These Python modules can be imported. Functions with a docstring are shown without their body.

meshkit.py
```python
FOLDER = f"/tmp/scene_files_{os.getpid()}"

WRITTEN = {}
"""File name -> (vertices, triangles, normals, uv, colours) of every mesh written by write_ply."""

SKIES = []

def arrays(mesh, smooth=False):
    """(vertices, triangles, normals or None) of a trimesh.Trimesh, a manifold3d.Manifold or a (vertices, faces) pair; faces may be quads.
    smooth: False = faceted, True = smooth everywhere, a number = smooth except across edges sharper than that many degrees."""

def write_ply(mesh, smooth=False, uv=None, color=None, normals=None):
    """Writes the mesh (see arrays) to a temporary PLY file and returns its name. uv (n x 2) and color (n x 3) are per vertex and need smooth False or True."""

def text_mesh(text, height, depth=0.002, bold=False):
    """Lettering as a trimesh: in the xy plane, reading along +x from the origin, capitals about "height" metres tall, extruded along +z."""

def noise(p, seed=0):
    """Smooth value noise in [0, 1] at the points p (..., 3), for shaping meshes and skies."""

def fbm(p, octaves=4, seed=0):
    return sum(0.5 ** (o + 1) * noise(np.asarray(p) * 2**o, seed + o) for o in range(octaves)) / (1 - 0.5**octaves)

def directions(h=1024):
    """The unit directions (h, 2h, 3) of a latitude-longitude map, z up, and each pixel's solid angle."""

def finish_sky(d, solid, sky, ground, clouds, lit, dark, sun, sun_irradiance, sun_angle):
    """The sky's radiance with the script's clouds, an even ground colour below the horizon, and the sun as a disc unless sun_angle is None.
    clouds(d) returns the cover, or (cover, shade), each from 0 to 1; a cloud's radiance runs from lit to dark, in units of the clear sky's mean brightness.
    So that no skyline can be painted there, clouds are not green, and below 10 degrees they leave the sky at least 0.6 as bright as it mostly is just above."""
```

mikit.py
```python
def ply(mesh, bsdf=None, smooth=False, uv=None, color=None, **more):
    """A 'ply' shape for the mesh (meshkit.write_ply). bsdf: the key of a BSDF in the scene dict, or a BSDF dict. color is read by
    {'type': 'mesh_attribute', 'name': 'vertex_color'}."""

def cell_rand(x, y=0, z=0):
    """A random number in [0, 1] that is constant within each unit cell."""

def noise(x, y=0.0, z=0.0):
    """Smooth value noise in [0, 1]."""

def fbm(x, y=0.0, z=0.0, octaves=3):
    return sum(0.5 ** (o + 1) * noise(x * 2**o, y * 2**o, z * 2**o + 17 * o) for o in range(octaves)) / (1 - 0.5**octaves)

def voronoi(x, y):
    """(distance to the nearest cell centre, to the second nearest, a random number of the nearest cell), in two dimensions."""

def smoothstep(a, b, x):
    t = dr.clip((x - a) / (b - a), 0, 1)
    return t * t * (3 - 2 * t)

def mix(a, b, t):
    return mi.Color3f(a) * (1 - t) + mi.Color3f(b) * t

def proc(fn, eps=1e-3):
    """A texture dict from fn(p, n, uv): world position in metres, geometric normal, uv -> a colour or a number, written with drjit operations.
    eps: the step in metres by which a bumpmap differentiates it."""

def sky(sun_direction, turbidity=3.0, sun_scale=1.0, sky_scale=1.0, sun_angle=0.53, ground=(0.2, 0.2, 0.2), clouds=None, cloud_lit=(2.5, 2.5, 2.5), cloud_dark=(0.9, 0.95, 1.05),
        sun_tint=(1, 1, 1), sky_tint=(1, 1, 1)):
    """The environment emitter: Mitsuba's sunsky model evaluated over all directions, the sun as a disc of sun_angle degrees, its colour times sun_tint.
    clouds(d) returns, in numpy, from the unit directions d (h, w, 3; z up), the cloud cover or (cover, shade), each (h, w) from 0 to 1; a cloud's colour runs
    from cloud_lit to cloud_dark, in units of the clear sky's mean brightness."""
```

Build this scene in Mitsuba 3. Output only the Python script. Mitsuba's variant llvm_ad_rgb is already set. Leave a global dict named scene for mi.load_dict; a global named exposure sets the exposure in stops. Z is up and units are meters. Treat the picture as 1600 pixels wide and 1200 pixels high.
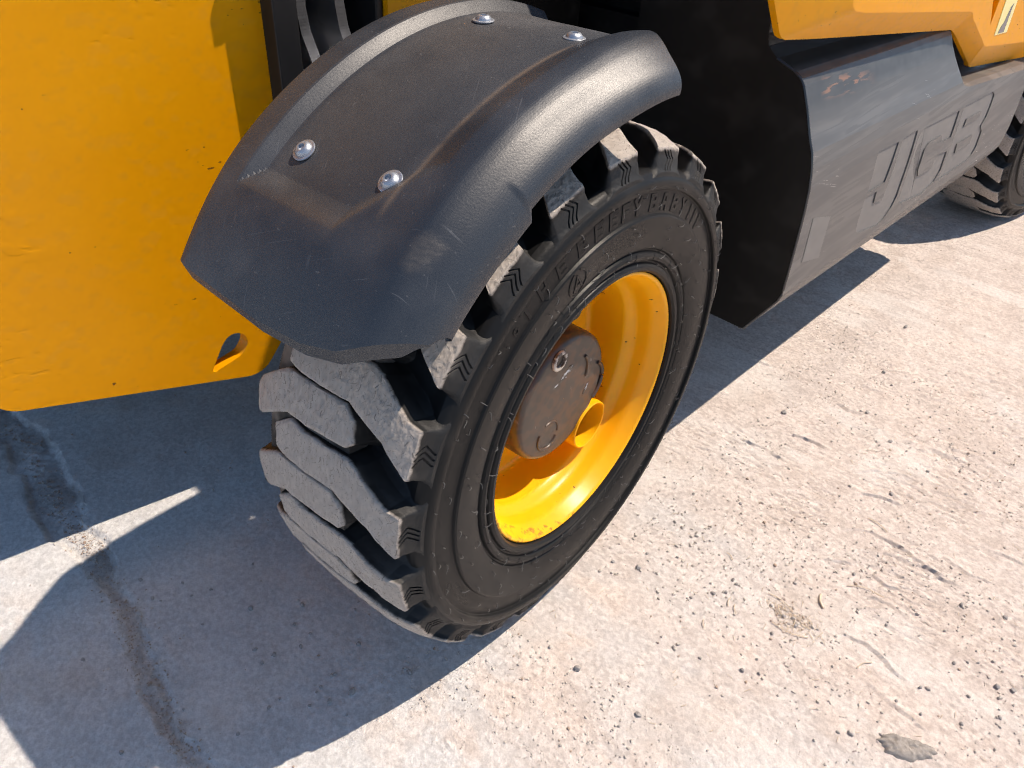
import math, random
import numpy as np, trimesh, drjit as dr, mitsuba as mi, manifold3d as m3
import mikit, meshkit
from mikit import noise, fbm, voronoi, cell_rand, smoothstep, mix
from scipy.interpolate import PchipInterpolator
from scipy.spatial import cKDTree
from shapely.geometry import Polygon, LineString
from shapely.ops import unary_union
T = mi.ScalarTransform4f
rng = np.random.default_rng(7); random.seed(7)
RAD = np.pi / 180
Y2, PSI2 = 2.637, -10.0   # the far wheel on the same side: where it stands and how it is steered

# ------------------------------------------------------------------ camera, sky, exposure
CO = np.array([0.6092, -0.7107, 1.0948])
CW = np.array([-0.52881, 0.59748, -0.60281])
CU = np.array([-0.45526, 0.39974, 0.79558])
scene = {'type': 'scene'}
scene['camera'] = {'type': 'perspective', 'fov': 69.5, 'fov_axis': 'x', 'near_clip': 0.05, 'far_clip': 2000.0,
                   'to_world': T().look_at(origin=CO.tolist(), target=(CO + CW).tolist(), up=CU.tolist())}
SUN = (0.318, 0.52, 1.0)
scene['sky'] = mikit.sky(SUN, turbidity=3.0, ground=(0.38, 0.35, 0.32), sun_tint=(.97, 1.0, 1.09), sky_tint=(1.02, 1.0, .96))
exposure = 1.98
labels = {}

# ------------------------------------------------------------------ helpers
def split(mesh, angle):
    return trimesh.graph.smooth_shade(mesh, angle=np.radians(angle), facet_minarea=None) if angle else mesh

def to_tm(m):
    if hasattr(m, 'to_mesh'):
        k = m.to_mesh(); return trimesh.Trimesh(np.array(k.vert_properties[:, :3]), np.array(k.tri_verts), process=False)
    return m

def add(key, mesh, bsdf, smooth=35, to_world=None, uvfn=None):
    """One entry of the scene; a key that is taken gets the next number."""
    k, n = key, 0
    while k in scene or k in labels and n == 0 and k in scene:
        n += 1; k = f'{key}_{n:03d}'
    mesh = to_tm(mesh)
    if uvfn is not None:
        mesh = split(mesh, smooth); d = mikit.ply(mesh, bsdf, smooth=True, uv=uvfn(np.array(mesh.vertices)))
    else:
        d = mikit.ply(mesh, bsdf, smooth=smooth)
    if to_world is not None: d['to_world'] = to_world
    scene[k] = d
    return k

def tag(key, label, cat=None, group=None, kind=None):
    e = {}
    if label: e['label'] = label
    if cat: e['category'] = cat
    if group: e['group'] = group
    if kind: e['kind'] = kind
    labels[key] = e

def grid(P, closed_u=False, closed_v=False):
    P = np.asarray(P, float); n, m = P.shape[:2]
    i, j = np.meshgrid(np.arange(n if closed_u else n - 1), np.arange(m if closed_v else m - 1), indexing='ij')
    a = i * m + j; b = ((i + 1) % n) * m + j; c = ((i + 1) % n) * m + (j + 1) % m; d = i * m + (j + 1) % m
    f = np.concatenate([np.stack([a, b, c], -1).reshape(-1, 3), np.stack([a, c, d], -1).reshape(-1, 3)])
    return trimesh.Trimesh(P.reshape(-1, 3), f, process=False)

def revolve(prof, n=160):
    """profile (a, rho) about the local X axis"""
    p = np.asarray(prof, float); th = np.linspace(0, 2 * np.pi, n, endpoint=False)
    P = np.stack([np.broadcast_to(p[None, :, 0], (n, len(p))), p[None, :, 1] * np.cos(th)[:, None], p[None, :, 1] * np.sin(th)[:, None]], -1)
    return grid(P, closed_u=True)

def box(lo, hi, r=0.0):
    lo, hi = np.array(lo, float), np.array(hi, float)
    if r <= 0:
        b = trimesh.creation.box(hi - lo); b.apply_translation((lo + hi) / 2); return b
    s = []
    for c in np.ndindex(2, 2, 2):
        q = np.where(c, hi - r, lo + r); s.append(m3.Manifold.sphere(r, 10).translate(q.tolist()))
    return to_tm(m3.Manifold.batch_hull(s))

def tube(pts, r, sides=6):
    p = np.asarray(pts, float); t = np.gradient(p, axis=0); t /= np.linalg.norm(t, axis=1, keepdims=True) + 1e-12
    up = np.array([0, 0, 1.0]) if abs(t[0, 2]) < .8 else np.array([1.0, 0, 0])
    a = np.cross(t, up); a /= np.linalg.norm(a, axis=1, keepdims=True) + 1e-12; b = np.cross(t, a)
    ang = np.arange(sides) * 2 * np.pi / sides; rr = np.broadcast_to(r, (len(p),))
    P = p[:, None] + rr[:, None, None] * (np.cos(ang)[None, :, None] * a[:, None] + np.sin(ang)[None, :, None] * b[:, None])
    g = grid(P, closed_v=True)
    v = np.vstack([g.vertices, p[0], p[-1]]); n0, n1 = len(v) - 2, len(v) - 1; L = (len(p) - 1) * sides
    caps = [[n0, (k + 1) % sides, k] for k in range(sides)] + [[n1, L + k, L + (k + 1) % sides] for k in range(sides)]
    return trimesh.Trimesh(v, np.vstack([g.faces, caps]), process=False)

def prism(poly, h):
    """shapely polygon -> trimesh from z=0 to h"""
    return trimesh.util.concatenate([trimesh.creation.extrude_polygon(g, h, engine='earcut') for g in getattr(poly, 'geoms', [poly]) if g.area > 1e-10])

def man(poly, h, div=0):
    cs = []
    for g in getattr(poly, 'geoms', [poly]):
        cs.append(np.array(g.exterior.coords)[:-1]); cs += [np.array(q.coords)[:-1] for q in g.interiors]
    return m3.Manifold.extrude(m3.CrossSection(cs, m3.FillRule.EvenOdd), h, div)

def yz_prism(pts, x0, x1):
    """polygon in (y, z), extruded along x from x0 to x1 (a manifold)"""
    p = pts if hasattr(pts, 'area') else Polygon(pts)
    return man(p, x1 - x0).transform(np.array([[0, 0, 1, x0], [1, 0, 0, 0], [0, 1, 0, 0]], float))

def rnd(poly, r, res=5):
    return poly.buffer(-r, quad_segs=res).buffer(2 * r, quad_segs=res).buffer(-r, quad_segs=res)

# ------------------------------------------------------------------ materials
def ts(b): return {'type': 'twosided', 'bsdf': b}
def bump(b, fn, eps=1e-3, scale=1.0): return {'type': 'bumpmap', 'tex': mikit.proc(fn, eps), 'scale': scale, 'bsdf': b}
def prin(color, rough=.5, **k):
    c = color if isinstance(color, dict) else {'type': 'rgb', 'value': list(color)}
    return {'type': 'principled', 'base_color': c, 'roughness': rough if isinstance(rough, (dict, float)) else float(rough), **k}

CRACK = [(-1.4, -.54), (-1.0, -.557), (-.89, -.543), (-.726, -.558), (-.58, -.571), (-.504, -.556), (-.436, -.567), (-.329, -.569), (-.263, -.588), (-.185, -.603), (-.109, -.613), (-.017, -.612), (.2, -.64), (.6, -.62)]
def seg_dist(px, py, pts, lib):
    best = None
    for (x0, y0), (x1, y1) in zip(pts[:-1], pts[1:]):
        dx, dy = x1 - x0, y1 - y0; L = dx * dx + dy * dy
        t = ((px - x0) * dx + (py - y0) * dy) / L
        t = np.clip(t, 0, 1) if lib is np else dr.clip(t, 0, 1)
        d = (px - x0 - t * dx) ** 2 + (py - y0 - t * dy) ** 2
        best = d if best is None else (np.minimum(best, d) if lib is np else dr.minimum(best, d))
    return np.sqrt(best) if lib is np else dr.sqrt(best)

def ground_color(p, n, uv):
    x, y = p.x, p.y
    big = fbm(x * 3.1 + 4, y * 3.1, 1.0, 4); mid = fbm(x * 14, y * 22, 3.0, 4); fine = fbm(x * 160, y * 190, 5.0, 3); vf = noise(x * 700, y * 700, 2.0)
    # tan dust lies over the grey slab in the middle and right of the yard, thin towards the near edge
    cover = smoothstep(-.42, .30, y + 1.1 * (big - .5) + .35 * (mid - .5)) * .9 + .35 * smoothstep(.5, .66, mid) * smoothstep(.45, .6, big)
    cover = dr.clip(cover, 0, 1)
    slab = mix((.50, .495, .49), (.61, .605, .60), smoothstep(.2, .8, .35 * mid + .65 * fine))
    dust = mix((.50, .425, .378), (.64, .565, .515), smoothstep(.2, .8, .30 * mid + .70 * fine))
    c = mix(slab, dust, cover)
    pale = smoothstep(.58, .75, fbm(x * 5 + 9, y * 9, 8.0, 3))
    c = mix(c, mi.Color3f(.66, .62, .585), .5 * pale)
    streak = smoothstep(.56, .70, fbm(x * 16 + y * 3, y * 95 - x * 12, 7.0, 3)) * cover
    c = mix(c, mi.Color3f(.38, .31, .265), .26 * streak)
    stain = smoothstep(.63, .75, fbm(x * 9 + 31, y * 9 + 5, 12.0, 3))
    c = mix(c, mi.Color3f(.44, .37, .32), .28 * stain)
    d = seg_dist(x, y, CRACK, dr) + .030 * (fbm(x * 22, y * 22, 20.0, 3) - .5)
    w = .007 + .026 * smoothstep(-.38, -.62, x)
    w = w * (.35 + 1.5 * fbm(x * 9 + 2, y * 9, 14.0, 2))
    cr = smoothstep(w + .010, w - .006, d)
    c = mix(c, mix(mix((.13, .105, .085), (.30, .25, .21), fine), mix((.27, .215, .17), (.50, .42, .35), fine), smoothstep(-.55, -.38, x)), .46 * cr * smoothstep(.25, .5, fbm(x * 11, y * 11, 4.0, 3)))
    pits = smoothstep(.80, .9, noise(x * 330, y * 330, 9.0)) * smoothstep(.4, .6, big)
    c = mix(c, mi.Color3f(.34, .285, .25), .22 * pits)
    return c * (.84 + .20 * vf) * (.9 + .2 * fine)

def ground_bump(p, n, uv):
    x, y = p.x, p.y
    return .0016 * fbm(x * 120, y * 150, 1.0, 3) + .0009 * noise(x * 420, y * 520, 2.0)
scene['mat_ground'] = ts(bump({'type': 'diffuse', 'reflectance': mikit.proc(ground_color)}, ground_bump, 8e-4))

def rubber_color(p, n, uv):
    d = fbm(p.x * 40, p.y * 16, p.z * 16, 3)
    return mix(mix((.0085, .009, .0098), (.015, .015, .0155), d), (.15, .135, .12), .05 * smoothstep(.58, .8, d))
scene['mat_rubber'] = ts(bump(prin(mikit.proc(rubber_color), .38, specular=.14), lambda p, n, uv: .00012 * fbm(p.x * 300, p.y * 300, p.z * 300, 2)))

scene['mat_whisker'] = ts(prin((.085, .083, .08), .45))
def lug_local(p):
    """axial place, arc length and depth below the tread face, measured from the axle of whichever wheel the point belongs to"""
    far = p.y > 1.3
    cs, sn = math.cos(4.55 * RAD), math.sin(4.55 * RAD); c2, s2 = math.cos(PSI2 * RAD), math.sin(PSI2 * RAD)
    x = dr.select(far, p.x - .078, p.x); y = dr.select(far, p.y - Y2, p.y)
    a = dr.select(far, x * c2 + y * s2, x * cs + y * sn); f = dr.select(far, -x * s2 + y * c2, -x * sn + y * cs)
    z = p.z - .404; rho = dr.sqrt(f * f + z * z); th = dr.atan2(z, f) * .4
    k = dr.clip((dr.abs(a) - .07) / .06, 0, 1)
    top = .4065 - .0055 * dr.square(a / .12) - .010 * k * k
    return a, th, top - rho
def lug_color(p, n, uv):
    a_, th, d = lug_local(p)
    d1 = fbm(a_ * 90, th * 130, 2.0, 3)
    dust = smoothstep(.0055, .0012, d + .004 * (d1 - .5))
    side = fbm(p.x * 25, p.y * 25, p.z * 25, 3)
    base = mix((.0095, .010, .0108), (.15, .14, .128), .07 * smoothstep(.45, .75, side) + .35 * smoothstep(.016, .003, d) * smoothstep(.5, .7, side))
    w1 = a_ + .004 * noise(a_ * 160, th * 160, 3.0); w2 = th + .004 * noise(a_ * 160, th * 160, 6.0)
    def strokes(u, v, size, seed, keep):
        cu, cv = dr.floor(u / size), dr.floor(v / size); lu, lv = u / size - cu - .5, v / size - cv - .5
        an = (cell_rand(cu, cv, seed) - .5) * 2.2; L = .18 + .24 * cell_rand(cu, cv, seed + 1)
        lu = lu - .25 * (cell_rand(cu, cv, seed + 2) - .5); lv = lv - .2 * (cell_rand(cu, cv, seed + 3) - .5)
        x = lu * dr.cos(an) + lv * dr.sin(an); y = -lu * dr.sin(an) + lv * dr.cos(an)
        d_ = dr.sqrt(dr.square(dr.maximum(dr.abs(y) - L, 0)) + dr.square(x + .35 * y * y))
        return smoothstep(.075, .02, d_) * (.45 + .55 * cell_rand(cu, cv, seed + 6)) * dr.select(cell_rand(cu, cv, seed + 4) < keep, 1.0, 0.0)
    fis = dr.maximum(strokes(w1, w2, .0105, 11, .45), .8 * strokes(w1 + .0043, w2 + .0061, .0070, 31, .5))
    fis = dr.maximum(fis, .75 * strokes(w1 * .9 + w2 * .3, w2 - w1 * .2, .0052, 51, .45))
    grey = mix((.28, .243, .212), (.405, .362, .322), fbm(a_ * 300, th * 140, 4.0, 3))
    grey = mix(grey, mi.Color3f(.075, .065, .06), .8 * fis)
    return mix(base, grey, dust)
def lug_bump(p, n, uv):
    a_, th, d = lug_local(p)
    return .0022 * fbm(a_ * 300, th * 190, 4.0, 3) * smoothstep(.010, .002, d) + .0003 * noise(p.x * 300, p.y * 300, p.z * 300)
scene['mat_tread_base'] = ts(prin(mikit.proc(lambda p, n, uv: mix((.035, .031, .028), (.16, .135, .115), smoothstep(.35, .7, fbm(p.x * 30, p.y * 40, p.z * 40, 3)))), .7, specular=.3))
scene['mat_lug'] = ts(bump(prin(mikit.proc(lug_color), .62, specular=.4), lug_bump))

FC = np.array([0, 0, .404])
def sat(x): return dr.clip(x, 0, 1)
def fender_masks(uv):
    """uv holds the place on the guard itself: angle / 100 degrees and metres across"""
    th, a = uv.x * 100, uv.y
    rear = dr.select(a < .012, 133.3, 133.3 - (a - .012) / .038 * 6.5)
    rec = smoothstep(-.126, -.112, a) * smoothstep(.066, .052, a) * smoothstep(rear + 1.2, rear - 3.0, th)
    lid = smoothstep(.10, -.20, a) * smoothstep(148, 134, th)
    crease = dr.exp(-dr.square((a - .0545) / .0035)) * smoothstep(131, 127, th) * smoothstep(90, 98, th)
    bank = dr.exp(-dr.square((th - rear + .6) / 1.5)) * smoothstep(-.10, -.02, a) * smoothstep(.06, .04, a)
    return th, a, rec, lid, crease, bank
def fender_color(p, n, uv):
    th, a, rec, lid, crease, bank = fender_masks(uv)
    f1 = fbm(p.x * 14, p.y * 14, p.z * 14, 4); f2 = fbm(p.x * 60, p.y * 60, p.z * 60, 3)
    brown = sat(.80 * rec + .45 * lid * (1 - rec)) * smoothstep(.09, -.10, a) * smoothstep(.15, .75, f1 + .25 * rec)
    c = mix((.0085, .0125, .0195), (.017, .0225, .032), f1)
    c = mix(c, mix((.036, .033, .032), (.068, .061, .056), f2), .62 * brown)
    c = mix(c, mi.Color3f(.20, .135, .082), sat(.38 * crease * smoothstep(.3, .55, f1 + .2 * f2) + .12 * bank))
    s1 = noise(p.x * 700 + p.y * 500, p.y * 25 - p.x * 18, p.z * 16); s2 = noise(p.y * 760 - p.x * 330, p.x * 22 + p.y * 12, p.z * 20)
    sc = smoothstep(.88, .98, s1) * smoothstep(.52, .7, noise(p.x * 9, p.y * 9, p.z * 9)) + smoothstep(.88, .98, s2) * smoothstep(.52, .7, noise(p.x * 8 + 4, p.y * 8, p.z * 8))
    c = mix(c, mi.Color3f(.11, .115, .125), .4 * sat(sc))
    haze = smoothstep(.5, .75, fbm(p.x * 11 + 3, p.y * 11, p.z * 11, 4))
    c = mix(c, mi.Color3f(.10, .10, .105), .22 * haze)
    # scraped place on the rear outer shoulder
    scr = smoothstep(1.0, .4, dr.sqrt(dr.square((th - 131.5) / 3.4) + dr.square((a - .117) / .017)) + .9 * (f2 - .5))
    c = mix(c, mi.Color3f(.055, .05, .047), .6 * scr)
    speck = smoothstep(.90, .96, noise(p.x * 260, p.y * 260, p.z * 260))
    return mix(c, mi.Color3f(.16, .16, .16), .25 * speck)
def fender_bump(p, n, uv):
    th, a, rec, lid, crease, bank = fender_masks(uv)
    f2 = fbm(p.x * 60, p.y * 60, p.z * 60, 3)
    scr = smoothstep(1.0, .4, dr.sqrt(dr.square((th - 131.5) / 3.4) + dr.square((a - .117) / .017)) + .9 * (f2 - .5))
    gouge = scr * .0004 * noise((p.x + p.y) * 90, p.z * 420, 3.0)
    return .00007 * noise(p.x * 620, p.y * 620, p.z * 620) + .00003 * noise(p.x * 1300, p.y * 1300, p.z * 1300) + .0003 * fbm(p.x * 22, p.y * 22, p.z * 22, 2) + gouge
def fender_rough(p, n, uv):
    th, a, rec, lid, crease, bank = fender_masks(uv)
    f1 = fbm(p.x * 14, p.y * 14, p.z * 14, 4)
    return .47 + .10 * (f1 - .5) + .14 * sat(rec + .4 * lid)
scene['mat_fender'] = ts(bump(prin(mikit.proc(fender_color), mikit.proc(fender_rough), specular=.75), fender_bump, 5e-4))

YEL = (.78, .33, .006)
def paint_color(p, n, uv):
    f = fbm(p.x * 5, p.y * 5, p.z * 5, 3); g = fbm(p.x * 60, p.y * 60, p.z * 60, 3)
    c = mix((.74, .295, .0006), (.80, .335, .001), f)
    chip = smoothstep(.90, .92, noise(p.x * 120, p.y * 150, p.z * 150)) * smoothstep(.62, .7, noise(p.x * 9, p.y * 9, p.z * 9))
    c = mix(c, mi.Color3f(.10, .035, .012), .85 * chip)
    return mix(c, mi.Color3f(.45, .25, .05), .12 * smoothstep(.5, .75, g))
def paint_bump(p, n, uv):
    w = p.y + .012 * noise(p.y * 60, p.z * 60, 3.0); v = p.z + .012 * noise(p.y * 60, p.z * 60, 8.0)
    # flaked patches: thin steps where a coat of paint has come off, towards the rear of the plate
    m = fbm(w * 22, v * 34, 2.0, 4)
    near = smoothstep(-.40, -.52, p.y + .12 * (noise(p.y * 14, p.z * 14, 2.0) - .5)) * smoothstep(.55, .60, p.z) * smoothstep(.78, .70, p.z)
    flake = smoothstep(.60, .615, m) * near
    nick = smoothstep(.83, .86, noise(p.y * 70, p.z * 120, 4.0)) * smoothstep(.55, .7, noise(p.y * 7, p.z * 7, 9.0))
    return .00035 * flake - .0003 * nick + .0004 * fbm(p.x * 4, p.y * 4, p.z * 4, 2) + .00001 * noise(p.x * 500, p.y * 500, p.z * 500)
scene['mat_yellow'] = ts(bump(prin(mikit.proc(paint_color), .34, specular=.16), paint_bump, 5e-4))
def rim_color(p, n, uv):
    f = fbm(p.x * 9, p.y * 9, p.z * 9, 3)
    r = dr.sqrt(dr.square(p.y + .0) + dr.square(p.z - .404))
    c = mix((.82, .36, .002), (.88, .43, .004), f)
    chip = smoothstep(.93, .95, noise(p.x * 110, p.y * 110, p.z * 110))
    edge = smoothstep(.1255, .1290, p.x - .079 * p.y) * smoothstep(.52, .66, fbm(p.x * 120, p.y * 120, p.z * 120, 3))
    return mix(c, mi.Color3f(.09, .04, .02), .8 * dr.maximum(chip, .8 * edge))
scene['mat_rim'] = ts(prin(mikit.proc(rim_color), .36, specular=.35))

def pod_color(p, n, uv):
    v = p.z - .05 * p.y + .02 * fbm(p.y * 4, p.z * 4, 1.0, 2)
    st = fbm(p.y * 5, v * 60, 3.0, 4); st2 = noise(p.y * 9, v * 210, 5.0); f = fbm(p.x * 30, p.y * 30, p.z * 30, 3)
    c = mix((.078, .077, .078), (.108, .105, .103), smoothstep(.3, .7, st))
    c = mix(c, mi.Color3f(.06, .06, .062), .5 * smoothstep(.62, .74, st2) * smoothstep(.45, .6, st))
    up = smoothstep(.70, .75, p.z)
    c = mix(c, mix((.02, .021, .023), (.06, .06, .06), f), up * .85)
    c = mix(c, mi.Color3f(.008, .008, .008), smoothstep(.783, .792, p.z))  # shade under the cover overhang, painted as black above the ledge
    scr = smoothstep(.93, .985, noise(p.y * 22, (p.z + .25 * p.y) * 620, 8.0)) * smoothstep(.55, .7, noise(p.y * 6, p.z * 9, 4.0))
    c = mix(c, mi.Color3f(.42, .40, .39), .7 * scr)
    rub = smoothstep(.50, .60, fbm(p.y * 22, p.z * 150, 9.0, 4)) * smoothstep(.022, .004, dr.abs(p.z - .752 + .05 * (p.y - .70))) * smoothstep(.66, .70, p.y) * smoothstep(.92, .80, p.y)
    c = mix(c, mi.Color3f(.34, .16, .08), .55 * rub)
    return c
scene['mat_pod'] = ts(bump(prin(mikit.proc(pod_color), .40, specular=.5), lambda p, n, uv: .00012 * fbm(p.y * 20, p.z * 260, p.x * 50, 2) + .00015 * noise(p.x * 300, p.y * 300, p.z * 300)))
scene['mat_inlay'] = ts(prin(mikit.proc(lambda p, n, uv: mix((.150, .142, .135), (.180, .170, .162), fbm(p.y * 30, p.z * 60, 2.0, 3))), .55, specular=.4))
scene['mat_black'] = ts(prin(mikit.proc(lambda p, n, uv: mix((.004, .004, .004), (.014, .013, .012), smoothstep(.5, .8, fbm(p.x * 20, p.y * 20, p.z * 20, 3)))), .5, specular=.35))
scene['mat_black_steel'] = ts(bump(prin(mikit.proc(lambda p, n, uv: mix(mix((.014, .015, .017), (.05, .05, .052), fbm(p.x * 20, p.y * 20, p.z * 14, 3)), (.26, .19, .14), smoothstep(.74, .78, fbm(p.x * 25, p.y * 25, p.z * 25 + 6, 3)))), .30, specular=.6), lambda p, n, uv: .0004 * fbm(p.x * 90, p.y * 90, p.z * 260, 2)))
scene['mat_bar_lit_ends'] = ts(bump(prin(mikit.proc(lambda p, n, uv: mix((.05, .052, .056), (.30, .30, .31), smoothstep(.85, .79, p.z + .02 * noise(p.y * 90, p.z * 30, 1.0)))), .3, specular=.7), lambda p, n, uv: .0003 * noise(p.x * 40, p.y * 40, p.z * 500)))  # sunlight on the lower bar ends is painted in as a paler colour
scene['mat_post'] = ts(prin(mikit.proc(lambda p, n, uv: mix((.005, .005, .0055), (.018, .018, .02), fbm(p.x * 30, p.y * 30, p.z * 12, 3))), .42, specular=.3))
def hub_color(p, n, uv):
    f = fbm(p.x * 18, p.y * 18, p.z * 18, 3); g = fbm(p.x * 70, p.y * 70, p.z * 70, 3)
    c = mix((.033, .026, .022), (.058, .047, .040), f)
    c = mix(c, mi.Color3f(.14, .055, .02), .45 * smoothstep(.10, .07, p.x) * smoothstep(.4, .65, g))
    return mix(c, mi.Color3f(.30, .27, .25), .5 * smoothstep(.93, .985, noise(p.y * 330 + p.z * 90, p.z * 36, 4.0)) * smoothstep(.45, .6, f))
scene['mat_hub'] = ts(bump(prin(mikit.proc(hub_color), .36, specular=.5), lambda p, n, uv: .0006 * fbm(p.x * 60, p.y * 60, p.z * 60, 3)))
scene['mat_plug'] = ts(prin(mikit.proc(lambda p, n, uv: mix((.10, .075, .06), (.42, .38, .34), smoothstep(.42, .6, fbm(p.x * 150, p.y * 150, p.z * 150, 3)))), .5))
scene['mat_scuff'] = ts(prin(mikit.proc(lambda p, n, uv: mix((.06, .05, .043), (.32, .33, .36), smoothstep(.45, .6, fbm(p.x * 90, p.y * 160, p.z * 160, 3)))), .45))
scene['mat_zinc'] = ts(bump(prin((.42, .45, .50), .45, metallic=.8), lambda p, n, uv: .0004 * fbm(p.x * 400, p.y * 400, p.z * 400, 2)))
scene['mat_dark_steel'] = ts(prin((.05, .045, .04), .4, metallic=.3))
scene['mat_decal'] = ts(prin((.80, .70, .30), .4))
scene['mat_decal_grey'] = ts(prin((.20, .18, .17), .4))
def stone(c0, c1):
    return ts(bump({'type': 'diffuse', 'reflectance': mikit.proc(lambda p, n, uv: mix(c0, c1, fbm(p.x * 260, p.y * 260, p.z * 260, 3)))}, lambda p, n, uv: .0008 * fbm(p.x * 500, p.y * 500, p.z * 500, 2)))
scene['mat_stone_grey'] = stone((.24, .22, .21), (.44, .41, .39))
scene['mat_stone_pale'] = stone((.40, .36, .32), (.60, .55, .50))
scene['mat_stone_brown'] = stone((.30, .22, .175), (.46, .36, .29))
scene['mat_straw'] = ts(prin((.62, .51, .38), .7))
scene['mat_mortar'] = stone((.20, .18, .165), (.42, .385, .35))

# ------------------------------------------------------------------ ground: one sheet to the horizon, with real relief near the machine
RIDGES = [[(.356, .635), (.354, .677), (.412, .762), (.466, .791), (.508, .793)], [(.501, .856), (.555, .863), (.608, .829)], [(.422, .527), (.475, .568), (.533, .575), (.566, .564), (.62, .554), (.664, .557)],
          [(.495, .52), (.551, .548), (.596, .561), (.654, .554)], [(.52, .46), (.557, .456), (.577, .471)], [(.532, .404), (.572, .418), (.608, .414)], [(.531, .294), (.579, .301), (.637, .286), (.668, .278)],
          [(.597, .229), (.628, .231), (.68, .222), (.721, .22)], [(.407, .652), (.459, .683), (.497, .692)], [(.406, .909), (.466, .93), (.547, .942)], [(.489, .965), (.559, .984), (.604, .961)],
          [(.601, .609), (.653, .602), (.698, .613)], [(.435, .419), (.464, .442), (.49, .455)], [(.297, .863), (.354, .903)], [(-.018, .722), (.043, .744)], [(-.011, .933), (.052, .939)], [(.231, .918), (.324, .93)], [(.413, 1.308), (.539, 1.368)],
          [(.14, .62), (.20, .635), (.26, .628)], [(.55, 1.12), (.63, 1.15), (.70, 1.14)], [(.36, 1.12), (.45, 1.15)], [(.25, 1.05), (.31, 1.06)], [(.66, .70), (.73, .71), (.80, .70)], [(.68, .82), (.76, .84)], [(.12, 1.25), (.20, 1.27)], [(.20, .72), (.27, .74), (.31, .738)],
          [(.28, 1.5), (.40, 1.53)], [(.48, 1.62), (.62, 1.66)], [(.22, 1.8), (.36, 1.83)]]
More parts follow.
